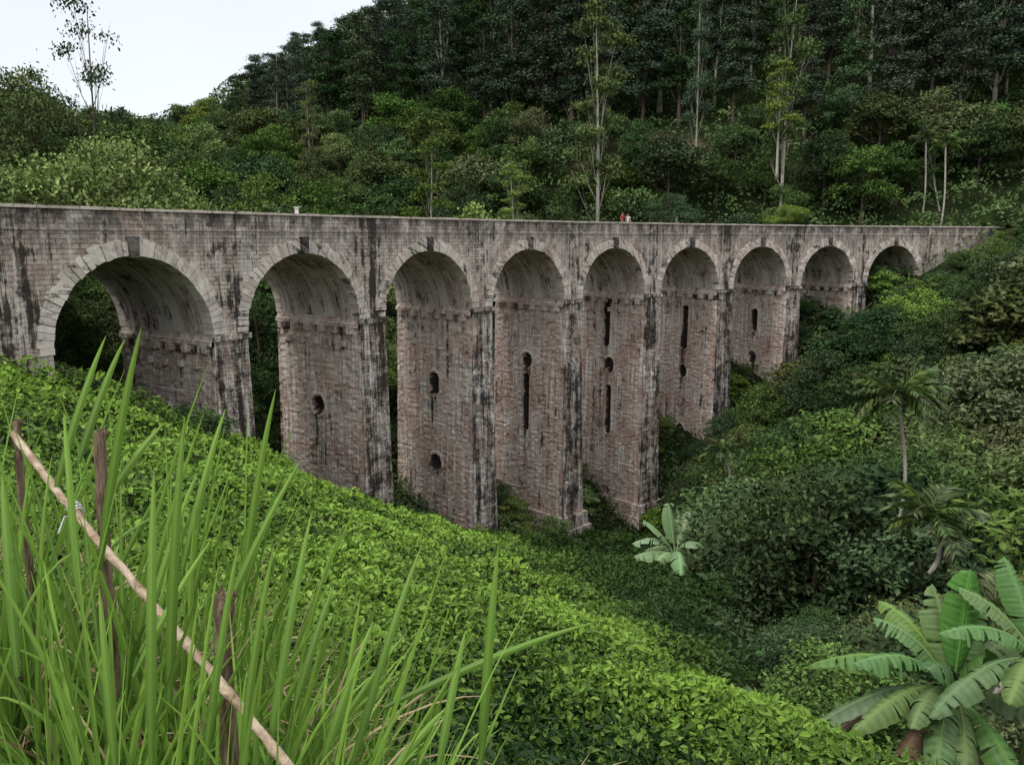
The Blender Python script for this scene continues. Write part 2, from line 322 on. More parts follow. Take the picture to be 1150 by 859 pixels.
for i in range(3):  # gum tree, pale trunk, 22 m, open crown
    L=[(math.cos(a)*rr,math.sin(a)*rr,zz,U(.8,1.35)) for zz,rr,a in [(8+j*1.15,U(.7,2.0)*(1.2-.06*j),j*2.4+U(-.5,.5)) for j in range(12)]]
    vs_.append((trunkmesh('trunk',21,.2,L,12,.5,.6),crownmesh('crown',L,270,20,.32,.34,.6,.8)))
proto('gum',vs_)
vs_=[]
for i in range(4):  # valley tree, 6 m, fine leaves
    L=[(0,0,4.9,1.1)]+[(math.cos(a)*U(.9,2.1),math.sin(a)*U(.9,2.1),U(1.0,4.5),U(.7,1.3)) for a in [j*.65+U(-.3,.3) for j in range(12)]]
    vs_.append((trunkmesh('trunk',4.9,.13,L),crownmesh('crown',L,[340,340,290,220][i],24,[.2,.2,.25,.33][i],.28,.8,.3,asp=[.55,.5,.35,.6][i])))
proto('valley',vs_)
vs_=[]
for i in range(3):  # shrub 2 m
    L=[(0,0,1.2,.6)]+[(math.cos(a)*U(.4,.8),math.sin(a)*U(.4,.8),U(.5,1.2),U(.35,.6)) for a in [j*1.0 for j in range(6)]]
    vs_.append((trunkmesh('trunk',1.2,.04,L,6,.1),crownmesh('crown',L,170,18,.13,.13,.8,.1)))
proto('shrub',vs_)
L=[(math.cos(a)*rr,math.sin(a)*rr,zz,.9) for zz,rr,a in [(9+j*1.0,U(1.2,3.0),j*2.4) for j in range(10)]]
proto('bare',[(trunkmesh('trunk',18.5,.16,L,10,.4),crownmesh('crown',L,150,10,.3,.45,.6,.6))])
def tree(kind,x,y,h,label,cat='tree',group=None,leaf='mid',bark='bark',name=None,wide=1,z=None,var=None,lean=0):
    base={'broad':10,'fine':10,'tall':20,'gum':22,'valley':6,'shrub':1.8,'bare':19}[kind]; s=h/base
    if z is None: z=float(ter(x,y)[0])
    nm=name or {'broad':'broadleaf_tree','fine':'broadleaf_tree','tall':'forest_tree','gum':'gum_tree','valley':'valley_tree','shrub':'shrub','bare':'thin_tree'}[kind]
    t=thing(nm,label,cat,(x,y,z-.1*s),group,U(0,6.28)); t.scale=(s*wide,s*wide,s); t.rotation_euler[1]=lean
    vr=PT[kind]; tm,cm=vr[var%len(vr)] if var is not None else random.choice(vr)
    inst('trunk' if kind!='shrub' else 'stem',tm,t,M[bark]); inst('crown',cm,t,M[leaf]); return t
# ---------------------------------------------------------------- VIADUCT
RI,RO,ZS=3.98,4.64,-4.72; DW=7.8; ZP=1.18; ZD=.44
via=thing('railway_viaduct','tall weathered stone railway viaduct of nine round arches curving across the valley','bridge',bp(-4,0,-8))
inv=Vector(via.location)
def vpart(name,V,Fc,mat,parent=None,**k):
    V=np.array(V,float)-np.array(inv); return mk(name,V,Fc,mat,parent or via,**k)
S0,S1=-24,95.6
def zbot(s,r):
    c=round(s/10)*10
    if 0<=c<=80 and abs(s-c)<r: return ZS+math.sqrt(r*r-(s-c)**2)
    return ZS
ss=sorted(set([round(S0+.2*i,3) for i in range(int((S1-S0)/.2)+1)]+[c+sg*q for c in range(0,90,10) for sg in(-1,1) for q in (4.33,4.3499,4.3501,4.2,4.27)]))
for nm,n0,n1 in (('spandrel_wall',0,.4),('rear_spandrel_wall',DW-.4,DW)):
    V=[];Fc=[];uv=[]
    for s in ss:
        zb=zbot(s,4.35)
        for n,zz in ((n0,zb),(n0,ZP),(n1,ZP),(n1,zb)): V.append(bp(s,n,zz)); uv.append((s,zz if n==n0 else zz+.1))
    for i in range(len(ss)-1):
        a=i*4;b=a+4
        for k in range(3): Fc.append([a+k,b+k,b+k+1,a+k+1])
        Fc.append([a+3,b+3,b,a])
    vpart(nm,V,Fc,S['spandrel'],uv=uv)
def strip(name,prof,mat,s0=S0,s1=S1,ds=.5,parent=None):
    V=[];Fc=[];uv=[];N=int((s1-s0)/ds)+1;k=len(prof)
    per=[0]
    for i in range(1,k): per.append(per[-1]+math.dist(prof[i],prof[i-1]))
    for i in range(N):
        s=s0+(s1-s0)*i/(N-1)
        for j,(n,zz) in enumerate(prof):
            jz=.04*(vn(s*1.1,0.0,40+j)-.5) if name=='coping' else 0
            V.append(bp(s,n,zz+(jz if j in(1,2) else 0))); uv.append((s,per[j]))
    for i in range(N-1):
        for j in range(k): Fc.append([i*k+j,(i+1)*k+j,(i+1)*k+(j+1)%k,i*k+(j+1)%k])
    Fc.append(list(range(k))); Fc.append([(N-1)*k+j for j in range(k)][::-1])
    if parent=='free': return mk(name,V,Fc,mat,None,uv=uv)
    return vpart(name,V,Fc,mat,parent,uv=uv)
strip('coping',[(-.11,ZP+.003),(-.11,ZP+.12),(.5,ZP+.13),(.5,ZP+.003)],S['cope'])
strip('rear_coping',[(DW-.5,ZP+.003),(DW-.5,ZP+.12),(DW+.1,ZP+.13),(DW+.1,ZP+.003)],S['cope'])
strip('string_course',[(-.04,.32),(-.04,.40),(-.002,.42),(-.002,.30)],S['spandrel'])
M['ballast']=plain('ballast',(.1,.09,.085),(.24,.22,.2),14,.95,bump=1)
strip('deck',[(.403,.1),(.403,ZD),(DW-.403,ZD),(DW-.403,.1)],M['ballast'])
trk=thing('railway_track','single line of steel rails on ballast along the top of the viaduct','railway track',bp(0,3.9,ZD))
M['rail']=plain('rail_steel',(.06,.04,.03),(.16,.1,.07),10,.5)
for n in (3.1,4.78):
    o=strip('rail',[(n,ZD+.1),(n,ZD+.26),(n+.07,ZD+.26),(n+.07,ZD+.1)],M['rail'],-15,94,.5,'free'); o.parent=trk
    for v in o.data.vertices: v.co-=Vector(trk.location)
for i in range(98):
    s=-15+i*1.1; V=[]
    for zz in (ZD+.003,ZD+.1):
        for (a_,n) in ((0,2.7),(.24,2.7),(.24,5.2),(0,5.2)): V.append(tuple(np.array(bp(s+a_,n,zz))-np.array(trk.location)))
    mk('sleeper',V,[[4,5,6,7],[0,1,5,4],[1,2,6,5],[2,3,7,6],[3,0,4,7]],M['bark'],trk)
# vaults, rings, keystones
for ci in range(9):
    c=ci*10; V=[];Fc=[];uv=[]; na,nn=36,16
    for i in range(na+1):
        a=math.pi*i/na
        for j in range(nn+1):
            n=.02+(DW-.04)*j/nn; rr=RI+.012*math.sin(i*7.7+j*3.1)
            V.append(bp(c-rr*math.cos(a),n,ZS+rr*math.sin(a))); uv.append((n,RI*a))
    for i in range(na):
        for j in range(nn): q=i*(nn+1)+j; Fc.append([q,q+1,q+nn+2,q+nn+1])
    vpart('arch_vault',V,Fc,S['vault'],uv=uv)
    for face in (0,1):
        V=[];Fc=[];uv=[];tt=[]; NS=43 if ci<2 else 37; ro=RO+.02 if ci==0 else RO
        def stn(a0,a1,r0,r1,n0,n1,t):
            b=len(V); K=3
            for i in range(K):
                a=a0+(a1-a0)*i/(K-1)
                for (r,n) in ((r0,n0),(r1,n0),(r1,n1),(r0,n1)):
                    V.append(bp(c-r*math.cos(a),n,ZS+r*math.sin(a))); uv.append((r*a+c*3,r)); tt.append(t)
            for i in range(K-1):
                for k in range(4): Fc.append([b+i*4+k,b+(i+1)*4+k,b+(i+1)*4+(k+1)%4,b+i*4+(k+1)%4])
            Fc.append([b,b+1,b+2,b+3]); Fc.append([b+(K-1)*4+k for k in (3,2,1,0)])
        for k in range(NS):
            if k==NS//2 : continue
            a0=math.pi*k/NS+.0025; a1=math.pi*(k+1)/NS-.0025
            if face==0: stn(a0+U(-.002,.003),a1+U(-.003,.002),RI-.02-U(0,.04),ro+U(-.14,.10),-.04-U(0,.08),.6,random.random())
            else: stn(a0,a1,RI-.02,RO,DW-.5,DW+.08,random.random())
        ring=vpart('arch_ring' if face==0 else 'rear_arch_ring',V,Fc,S['ring' if ci==0 else 'ringold'],uv=uv,attr=tt)
        V=[];Fc=[];uv=[];tt=[]; h=.056
        if face==0: stn(math.pi/2-h,math.pi/2+h,RI-.1,RO+.16,-.22,.6,.1)
        else: stn(math.pi/2-h*.7,math.pi/2+h*.7,RI-.1,RO+.1,DW-.5,DW+.2,.1)
        vpart('keystone',V,Fc,S['key'],uv=uv,attr=tt)
# piers
ZB={10:-14,20:-21,30:-25,40:-29,50:-31,60:-31,70:-24,80:-18}
BAT=.014
def pier(sa,sb,zb,name,niches=(),plinth=None):
    V=[];Fc=[];uv=[];mi=[];tn=[]
    def off(z):
        o=BAT*(ZS-z)
        if plinth and z<plinth: o+=.3
        if plinth and z<plinth-1.1: o+=.25
        return o
    zz=list(np.arange(ZS,zb,-.11))+[zb]
    if plinth: zz=sorted(set(zz+[plinth+.001,plinth-.001,plinth-1.099,plinth-1.101]),reverse=True)
    fine=(sb-sa)<5
    def face(fn,us,zs,mat,flip=False):
        b=len(V); nu=len(us)
        for z in zs:
            for u in us:
                r_=fn(u,z); V.append(r_[0]); uv.append(r_[1]); tn.append(r_[2] if len(r_)>2 else 0)
        for i in range(len(zs)-1):
            for j in range(nu-1):
                q=b+i*nu+j; Fc.append([q,q+1,q+nu+1,q+nu] if not flip else [q,q+nu,q+nu+1,q+1]); mi.append(mat)
    def sideA(u,z):
        o=off(z); n=-o+(DW+2*o)*u; d=0; t=0; jit=1
        for (nc_,zc,ra,rb,dep) in niches:
            # round-headed and round-footed recess
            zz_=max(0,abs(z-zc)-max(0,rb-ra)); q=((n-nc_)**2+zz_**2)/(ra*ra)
            if q<1: d=dep; t=max(t,.75); jit=0  # recess tinted darker, shade painted into the stone colour
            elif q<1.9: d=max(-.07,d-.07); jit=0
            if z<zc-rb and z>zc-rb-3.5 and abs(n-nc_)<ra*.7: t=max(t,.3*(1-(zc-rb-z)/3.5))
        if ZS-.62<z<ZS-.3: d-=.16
        elif ZS-1.0<z<=ZS-.62: t=max(t,.3)  # dark gap under the springing ledge, painted in as shade
        d+= (float(h2(math.floor(n/.42),math.floor(z/.2),2))-.5)*.07*jit
        return bp(sa-o+d,n,z),(n+sa,z),t
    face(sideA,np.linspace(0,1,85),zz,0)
    zc=[z for i,z in enumerate(zz) if i%5==0 or i==len(zz)-1]
    if plinth: zc=sorted(set(zc+[plinth+.001,plinth-.001,plinth-1.099,plinth-1.101]),reverse=True)
    W=sb-sa; ns=max(4,int(W/.5))
    face(lambda u,z:(bp(sb+off(z),-off(z)+(DW+2*off(z))*u,z),(u*DW+sb,z)),np.linspace(0,1,9),zc,0,True)
    def front(u,z):
        j=(float(h2(math.floor((sa+W*u)/.3),math.floor(z/.25),5))-.5)*.07
        return bp(sa-off(z)+(W+2*off(z))*u,-off(z)-.03+j*(1 if 0<u<1 else 0),z),(sa+(W)*u,z)
    face(front,np.linspace(0,1,max(8,ns)+1),zz if fine else zc,1,True)
    face(lambda u,z:(bp(sa-off(z)+(W+2*off(z))*u,DW+off(z),z),(sa+W*u,z)),np.linspace(0,1,ns+1),zc,1)
    b=len(V)
    for s,n in ((sa,-.03),(sb,-.03),(sb,DW),(sa,DW)): V.append(bp(s,n,ZS)); uv.append((s,n)); tn.append(0)
    Fc.append([b,b+1,b+2,b+3]); mi.append(0)
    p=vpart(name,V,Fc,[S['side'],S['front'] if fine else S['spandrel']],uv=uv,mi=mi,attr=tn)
    def blk(s0,s1,n0,n1,z0,z1,nm='corbel',mt='side'):
        V=[];uv=[]
        for z in (z0,z1):
            for s,n in ((s0,n0),(s1,n0),(s1,n1),(s0,n1)): V.append(bp(s,n,z)); uv.append((s+n,z))
        vpart(nm,V,[[0,3,2,1],[4,5,6,7],[0,1,5,4],[1,2,6,5],[2,3,7,6],[3,0,4,7]],S[mt],p,uv=uv)
    if sa>0:
        for k in range(6): blk(sa-.36,sa+.1,.5+k*1.3,.85+k*1.3,ZS-.95,ZS-.55)
        for k in range(5): blk(sa-.25,sa+.1,1.15+k*1.3,1.5+k*1.3,ZS-1.75,ZS-1.4)
    if fine: blk(sa-.14,sb+.14,-.19,.08,ZS-.33,ZS-.06,'impost_cap','front')
NI={10:[(4.1,-9.2,.45,.55,.6)],20:[(4.0,-10.4,.6,.6,.6),(3.8,-16,.45,.5,.5)],30:[(3.8,-10.5,.55,.85,.6),(3.7,-16.4,.62,.62,.4)],40:[(4.0,-9.9,.6,.6,.5),(4.0,-13.4,.34,2.4,.45)],50:[(4.4,-7.6,.42,2.2,.5),(3.9,-11.4,.5,.7,.5),(3.9,-15.5,.36,2.3,.45)],
    60:[(3.9,-8.6,.42,2.2,.5),(3.9,-13,.5,.6,.5),(3.9,-19,.5,.6,.5)],70:[(3.9,-8.5,.45,1.2,.5),(3.9,-12.5,.5,.7,.5)],80:[(3.9,-8,.5,.6,.5)]}
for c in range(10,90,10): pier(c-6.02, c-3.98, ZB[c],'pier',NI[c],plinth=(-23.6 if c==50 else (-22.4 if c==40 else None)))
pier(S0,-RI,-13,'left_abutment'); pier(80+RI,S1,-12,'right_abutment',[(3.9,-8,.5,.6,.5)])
# ---------------------------------------------------------------- small post on the parapet
b=bp(9.85,.2,ZP+.13); po=thing('marker_post','small white painted marker post standing on the parapet above the second arch','post',b)
def boxv(x0,x1,y0,y1,z0,z1):
    return [(x0,y0,z0),(x1,y0,z0),(x1,y1,z0),(x0,y1,z0),(x0,y0,z1),(x1,y0,z1),(x1,y1,z1),(x0,y1,z1)],[[0,3,2,1],[4,5,6,7],[0,1,5,4],[1,2,6,5],[2,3,7,6],[3,0,4,7]]
M['white']=plain('white_paint',(.5,.48,.44),(.75,.73,.7),9,.8)
v,f=boxv(-.09,.09,-.09,.09,0,.3); mk('post_shaft',v,f,M['white'],po)
v,f=join([boxv(-.13,.13,-.13,.13,.302,.36)]); mk('post_cap',v,f,M['white'],po)
# ---------------------------------------------------------------- people
def skin_obj(name,pts,edges,rad,mat,parent,sub=2):
    me=bpy.data.meshes.new(name); me.from_pydata(pts,edges,[]); me.materials.append(mat)
    o=bpy.data.objects.new(name,me); C.objects.link(o); o.parent=parent
    md=o.modifiers.new('skin','SKIN'); md.use_smooth_shade=True
    if not me.skin_vertices: me.skin_vertices.new()
    for i,r in enumerate(rad): me.skin_vertices[0].data[i].radius=r if isinstance(r,tuple) else (r,r)
    me.skin_vertices[0].data[0].use_root=True
    s=o.modifiers.new('sub','SUBSURF'); s.levels=sub; s.render_levels=sub; return o
def person(s,n,rz,label,shirt,arm,h=1.7):
    t=thing('person',label,'person',bp(s,n,ZD),None,rz); k=h/1.7; t.scale=(k,k,k)
    pts=[(0,0,.95),(0,0,1.12),(0,0,1.3),(0,0,1.42),(0,-.01,1.5),(0,-.01,1.57),(0,-.01,1.66),(.09,0,.9),(.1,-.02,.5),(.1,.02,.08),(.11,-.14,.03),(-.09,0,.9),(-.1,.02,.5),(-.1,.04,.08),(-.11,-.12,.03)]
    ed=[(0,1),(1,2),(2,3),(3,4),(4,5),(5,6),(0,7),(7,8),(8,9),(9,10),(0,11),(11,12),(12,13),(13,14)]
    rad=[(.14,.1),(.13,.095),(.15,.1),(.1,.07),.05,.085,.07,.085,.06,.04,.035,.085,.06,.04,.035]
    ar=[]
    for sg in (1,-1):
        b=len(pts); e,hd=arm[0 if sg==1 else 1]
        pts+=[(sg*.18,0,1.38),e,hd,tuple(np.array(hd)+ (np.array(hd)-np.array(e))*.3)]
        ed+=[(3,b),(b,b+1),(b+1,b+2),(b+2,b+3)]; rad+=[.055,.042,.03,.03]; ar.append(e)
    skin_obj('body',pts,ed,rad,M['skin'],t)
    sp=[(0,0,.88),(0,0,1.12),(0,0,1.3),(0,0,1.4),(.185,0,1.385),tuple((np.array(ar[0])+np.array((.18,0,1.38)))/2),(-.185,0,1.385),tuple((np.array(ar[1])+np.array((-.18,0,1.38)))/2)]
    skin_obj('shirt',sp,[(0,1),(1,2),(2,3),(3,4),(4,5),(3,6),(6,7)],[(.165,.125),(.15,.115),(.17,.12),(.11,.085),.07,.065,.07,.065],M[shirt],t)
    tp=[(0,0,.96),(.09,0,.88),(.1,-.02,.5),(.1,.02,.12),(-.09,0,.88),(-.1,.02,.5),(-.1,.04,.12)]
    skin_obj('trousers',tp,[(0,1),(1,2),(2,3),(0,4),(4,5),(5,6)],[(.15,.12),.1,.075,.06,.1,.075,.06],M['trousers'],t)
    skin_obj('hair',[(0,.02,1.62),(0,.02,1.68),(0,.0,1.72)],[(0,1),(1,2)],[.088,.09,.06],M['hair'],t)
AD=((.24,-.02,1.12),(.22,-.16,.95)); AB=((-.24,-.02,1.12),(-.22,-.14,.95)); AU=((.3,-.12,1.2),(.16,-.26,1.42))
person(42.0,1.0,R_(40),'person in a dull red shirt with raised hand at the parapet above the fifth arch','shirt_red',(AU,AB))
person(42.8,1.1,R_(20),'person in a white shirt standing beside the one in red on the bridge','shirt_white',(AD,AB),1.6)
person(49.4,1.3,R_(60),'person in a blue shirt standing alone on the bridge above the sixth arch','shirt_blue',(AD,AB),1.5)
# ---------------------------------------------------------------- tea slope leaves (ground cover)
def fieldedge(y): return np.interp(y,[0,6,12,22,30,38,55,66,80],[2.8,3.3,4.0,6.7,7.8,8.6,10.5,12,13])
N=380000
r=np.exp(rng.uniform(math.log(3.2),math.log(78),N)); az=rng.uniform(R_(-42),R_(32),N)
x=r*np.sin(az); y=r*np.cos(az); s_,n_=bsn(x,y)
ok=(n_<-.4)&(x<fieldedge(y)+rng.normal(size=N)*.8)&(y>2.5)
x,y,r=x[ok],y[ok],r[ok]; n=len(x)
up=np.array([0,0,1.0]); bz=bush(x,y); z=ter(x,y)+bz-.25+rng.uniform(-.05,.18,n)*(1+r/25)
e=.12; gxn=(bush(x+e,y)-bz)/e; gyn=(bush(x,y+e)-bz)/e
Nn=unit(np.stack([-gxn*.7,-gyn*.7,np.ones(n)],1)+rng.normal(size=(n,3))*.7)
D=rng.normal(size=(n,3)); D[:,2]=np.abs(D[:,2])*.9
Ls=(.048+.0042*r)*rng.uniform(.4,1.7,n)
V,Fc,m=leaves(np.stack([x,y,z],1),D,Nn,Ls,Ls*.5,True,.2)
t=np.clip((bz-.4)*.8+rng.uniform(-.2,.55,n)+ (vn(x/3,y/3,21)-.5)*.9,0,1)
t*=np.clip(1.25-np.clip((y*.5-6+x*4.4)/22,0,1.15),.12,1)  # leaves darken towards the right-hand hollow, its shade put into the tint
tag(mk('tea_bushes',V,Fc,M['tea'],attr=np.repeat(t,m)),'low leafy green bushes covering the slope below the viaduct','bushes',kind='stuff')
# undergrowth behind and under the bridge
N=230000
r=np.exp(rng.uniform(math.log(38),math.log(270),N)); az=rng.uniform(R_(-38),R_(38),N); x=r*np.sin(az); y=r*np.cos(az); s_,n_=bsn(x,y)
ok=(n_>-.6)|((s_>95)&(n_>-8)); x,y,r,n_,s_=x[ok],y[ok],r[ok],n_[ok],s_[ok]; n=len(x)
z0=ter(x,y); px_,py_=proj(x,y,z0)
er=bare(x,y,px_,py_)
ok=(rng.uniform(size=n)>er*1.3); x,y,r,z0,n_,s_=x[ok],y[ok],r[ok],z0[ok],n_[ok],s_[ok]; n=len(x)
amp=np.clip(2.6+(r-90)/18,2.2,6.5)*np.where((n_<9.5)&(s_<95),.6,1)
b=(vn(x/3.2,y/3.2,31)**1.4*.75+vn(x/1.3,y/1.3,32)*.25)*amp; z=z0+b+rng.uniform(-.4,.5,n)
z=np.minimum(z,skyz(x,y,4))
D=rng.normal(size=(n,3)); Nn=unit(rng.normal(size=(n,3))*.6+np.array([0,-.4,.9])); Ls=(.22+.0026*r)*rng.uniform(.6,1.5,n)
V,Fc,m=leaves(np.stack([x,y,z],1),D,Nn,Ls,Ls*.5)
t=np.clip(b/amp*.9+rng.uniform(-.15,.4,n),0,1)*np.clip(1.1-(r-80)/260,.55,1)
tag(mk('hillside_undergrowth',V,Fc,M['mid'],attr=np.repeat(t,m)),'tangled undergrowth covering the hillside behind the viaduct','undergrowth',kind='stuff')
N=90000
x=rng.uniform(3,75,N); y=rng.uniform(7,97,N); s_,n_=bsn(x,y); ok=(n_<-.6)&(x>fieldedge(y)-.6)&(x<y*.75+4); x,y=x[ok],y[ok]; n=len(x)
b=vn(x/1.8,y/1.8,33)*1.1; z=ter(x,y)+b+rng.uniform(-.3,.3,n); D=rng.normal(size=(n,3)); Nn=unit(rng.normal(size=(n,3))*.5+up); Ls=rng.uniform(.12,.32,n)
V,Fc,m=leaves(np.stack([x,y,z],1),D,Nn,Ls,Ls*.5); t=np.clip(b/1.1*.6+rng.uniform(-.1,.4,n),0,1)
tag(mk('valley_undergrowth',V,Fc,M['dark'],attr=np.repeat(t,m)),'dark undergrowth on the valley floor among the trees right of the tea slope','undergrowth',kind='stuff')
# ---------------------------------------------------------------- forest behind
pts=[]
def ok_far(p,d):
    return all((p[0]-q[0])**2+(p[1]-q[1])**2>d*d for q in pts)
tries=0; nt_=0; nb_=0
while tries<16000 and (nt_<298 or nb_<220):
    tries+=1
    rr=math.sqrt(U(50**2,205**2)) if random.random()<.6 else U(55,130); aa=U(R_(-36),R_(36)); x=rr*math.sin(aa); y=rr*math.cos(aa)
    s,n=bsn(x,y)
    if n<13 and not (s>102 and n>-5): continue
    z=float(ter(x,y)[0]); px,py=proj(x,y,z)
    if py<-45 or px<-60 or px>1210: continue
    upper=(py<165 and px>265)
    if (upper and nt_>=298) or (not upper and nb_>=220): continue
    if not ok_far((x,y),(4.6 if rr<100 else 5.1)): continue
    if 610<px<815 and 155<py<210 and random.random()<.88: continue
    pts.append((x,y))
    zl=float(skyz(np.array([x]),np.array([y]),random.uniform(-6,14))[0])
    col='left' if px<300 else ('middle' if px<640 else 'right')
    if upper:
        nt_+=1
        h=min(U(15,25),max(6,zl-z)); k='tall'
        if random.random()<.10: k='gum'
        lf=random.choice(['tall','tall','tall','dark'])
        lab={'tall':'slender dark tree in the tall forest on the upper hill, %s of the photo','gum':'pale-trunked open tree among the dark hill forest, %s of the photo'}[k]%{'left':'left part','middle':'middle part','right':'right part'}[col]
        tree(k,x,y,h,lab,group=('upper hill forest trees, ' if k=='tall' else 'pale-trunked forest trees, ')+col,leaf=lf,bark='pale' if (k=='gum' or random.random()<.3) else 'bark',wide=U(1.1,1.6))
    else:
        nb_+=1
        h=min(U(6,12),max(4,zl-z)); lf=random.choice(['mid','mid','dark','lite','olive','mid'] if px<620 else ['mid','dark','mid','dark','olive'])
        lab='%s round-crowned tree on the lower slope behind the viaduct, %s'%({'mid':'green','dark':'dark green','olive':'brownish olive','lite':'pale green'}[lf],{'left':'above the first two arches','middle':'above the middle arches','right':'above the far arches'}[col])
        tree('fine' if rr<75 else 'broad',x,y,h,lab,group='lower slope trees, %s, %s'%(lf,col),leaf=lf,wide=U(1,1.35))
print('forest',nt_,nb_,tries)
def at(px,pytop,Y,kind,label,leaf='mid',bark='bark',wide=1,name=None,var=0,lean=0,hmax=40):
    p=P(px,pytop,Y); z=float(ter(p[0],Y)[0]); h=max(2,min(hmax,p[2]-z)); return tree(kind,p[0],Y,h,label,leaf=leaf,bark=bark,wide=wide,name=name,var=var,z=p[2]-h if h==hmax else z,lean=lean)
at(92,-8,88,'bare','thin sparse tree rising alone against the white sky at upper left','dark','bark',.75)
at(125,138,62,'fine','bright yellow-green bushy tree just above the first arch','lite',wide=.85,var=1)
at(22,66,84,'fine','large dull green tree at the far left edge above the bridge','olive',wide=.75,var=0)
at(675,-12,100,'gum','tallest pale-trunked gum tree standing before the dark forest in the middle of the hill','olive','pale',.95,var=0)
at(893,-25,104,'gum','tall pale-trunked gum tree above the gap between seventh and eighth arches','mid','pale',.9,var=1)
at(788,-10,112,'gum','slim white-trunked gum tree between the two taller gums','tall','pale',.7,var=2)
at(345,88,120,'gum','slim pale-stemmed tree above the second arch, before the dark forest','olive','pale',.9,var=1,hmax=17)
at(880,62,101,'gum','yellow-green tree with a loose crown beside the tall gum right of centre','lite','pale',wide=1.3,var=2,hmax=14)
at(480,150,92,'gum','open small tree with pale branches just above the third arch','mid','pale',1.3,var=2,hmax=16)
at(577,180,95,'gum','small thin tree above the fourth arch with pale stem','lite','pale',1.3,var=0,hmax=12)
at(1066,125,104,'gum','leaning tree with a white trunk above the right end of the bridge','mid','pale',.8,var=1,lean=.25,hmax=16)
at(530,225,78,'shrub','bright green shrub showing just above the parapet between third and fourth arch','lite',hmax=6,wide=1)
at(885,228,96,'fine','bright green bush just behind the parapet right of the seventh arch','lite',wide=1.6,hmax=4,var=1)
at(755,215,92,'fine','dark rounded bush behind the parapet above the sixth arch','dark',wide=1.4,hmax=6,var=0)
# ---------------------------------------------------------------- valley trees at right
TBX=[640,700,750,800,840,900,960,1040,1110,1160]; TBY=[590,600,505,468,432,400,350,306,272,258]
pts=[]; cnt=0; tries=0
while cnt<235 and tries<14000:
    tries+=1
    if random.random()<.72: y=U(13,97); x=y*U(.12,.72)
    else: y=U(70,97); x=U(18,62)
    s,n=bsn(x,y)
    if (n>-2.0 and s<97) or n>4 or x<float(fieldedge(y))+1.6: continue
    z=float(ter(x,y)[0]); px,py=proj(x,y,z)
    if px>1260 or py>1100 or px<700: continue
    if not ok_far((x,y),2.4+y*.011): continue
    yt=np.interp(px,TBX,TBY)+U(-4,20); zl=P(px,yt,y)[2]; h=min(U(3.4,8.5),zl-z)
    if y<22: h=min(h,U(2.4,4.0))
    if h<1.2: continue
    if x<float(fieldedge(y))+3.5: h=min(h,U(1.8,3.4))
    pts.append((x,y)); cnt+=1
    lf=random.choice(['dark','mid','dark','mid','olive'] if (px<1000 or y<45) else ['dark','mid','mid','olive','lite'])
    dist='near' if y<35 else ('halfway down' if y<60 else 'close to the bridge')
    tree('valley',x,y,h,'%s leafy tree in the thick valley wood at right, %s'%({'dark':'dark green','mid':'mid green','olive':'olive brown','lite':'pale green'}[lf],{'near':'in the nearest part','halfway down':'in its middle depth','close to the bridge':'close to the far arches'}[dist]),group='valley wood trees, %s, %s'%(lf,dist),leaf=lf,wide=U(1.0,1.5),var=random.randrange(3) if y<40 else None)
print('valley',cnt,tries)
for i in range(44):
    s=U(-2,54); n=U(-2.4,-.7); p=bp(s,n,0); 
    tree('shrub',p[0],p[1],U(.9,2.2),'bushy green shrub growing at the foot of the viaduct piers',cat='shrub',group='shrubs at the pier feet',leaf=random.choice(['mid','dark','lite']),wide=1.4)
for i in range(12):
    s=U(-2,28); n=U(9,14); p=bp(s,n,0)
    tree('fine',p[0],p[1],U(4,7),'leafy tree behind the viaduct seen through its first arches',group='trees seen through the first arches',leaf=random.choice(['mid','dark']),wide=1.2)
for i in range(30):
    c=random.choice([30,30,40,50,60,60,70,70,80]); s=c+U(-3,3); n=U(0,6); p=bp(s,n,0)
    tree('valley',p[0],p[1],U(1.6,3.4),'low leafy bush growing under the arches between the piers',cat='bush',group='bushes under the arches',leaf=random.choice(['mid','dark','lite']),wide=1.2,name='bush')
for i in range(24):
    s=85.5+i*.62+U(-.3,.3); n=U(-3.5,-1.2) if s<96 else U(-3,4); p=bp(s,n,0); z=float(ter(p[0],p[1])[0]); px,py=proj(p[0],p[1],z)
    yt=np.interp(px,[1030,1060,1100,1130,1170],[318,286,272,262,250])+U(0,8); h=max(1.5,P(px,yt,p[1])[2]-z)
    tree('valley',p[0],p[1],h,'leafy bush crowding against the right end of the viaduct wall',cat='bush',group='bushes hiding the right end of the viaduct',leaf=random.choice(['mid','dark','lite','olive']),wide=1.3,name='bush')
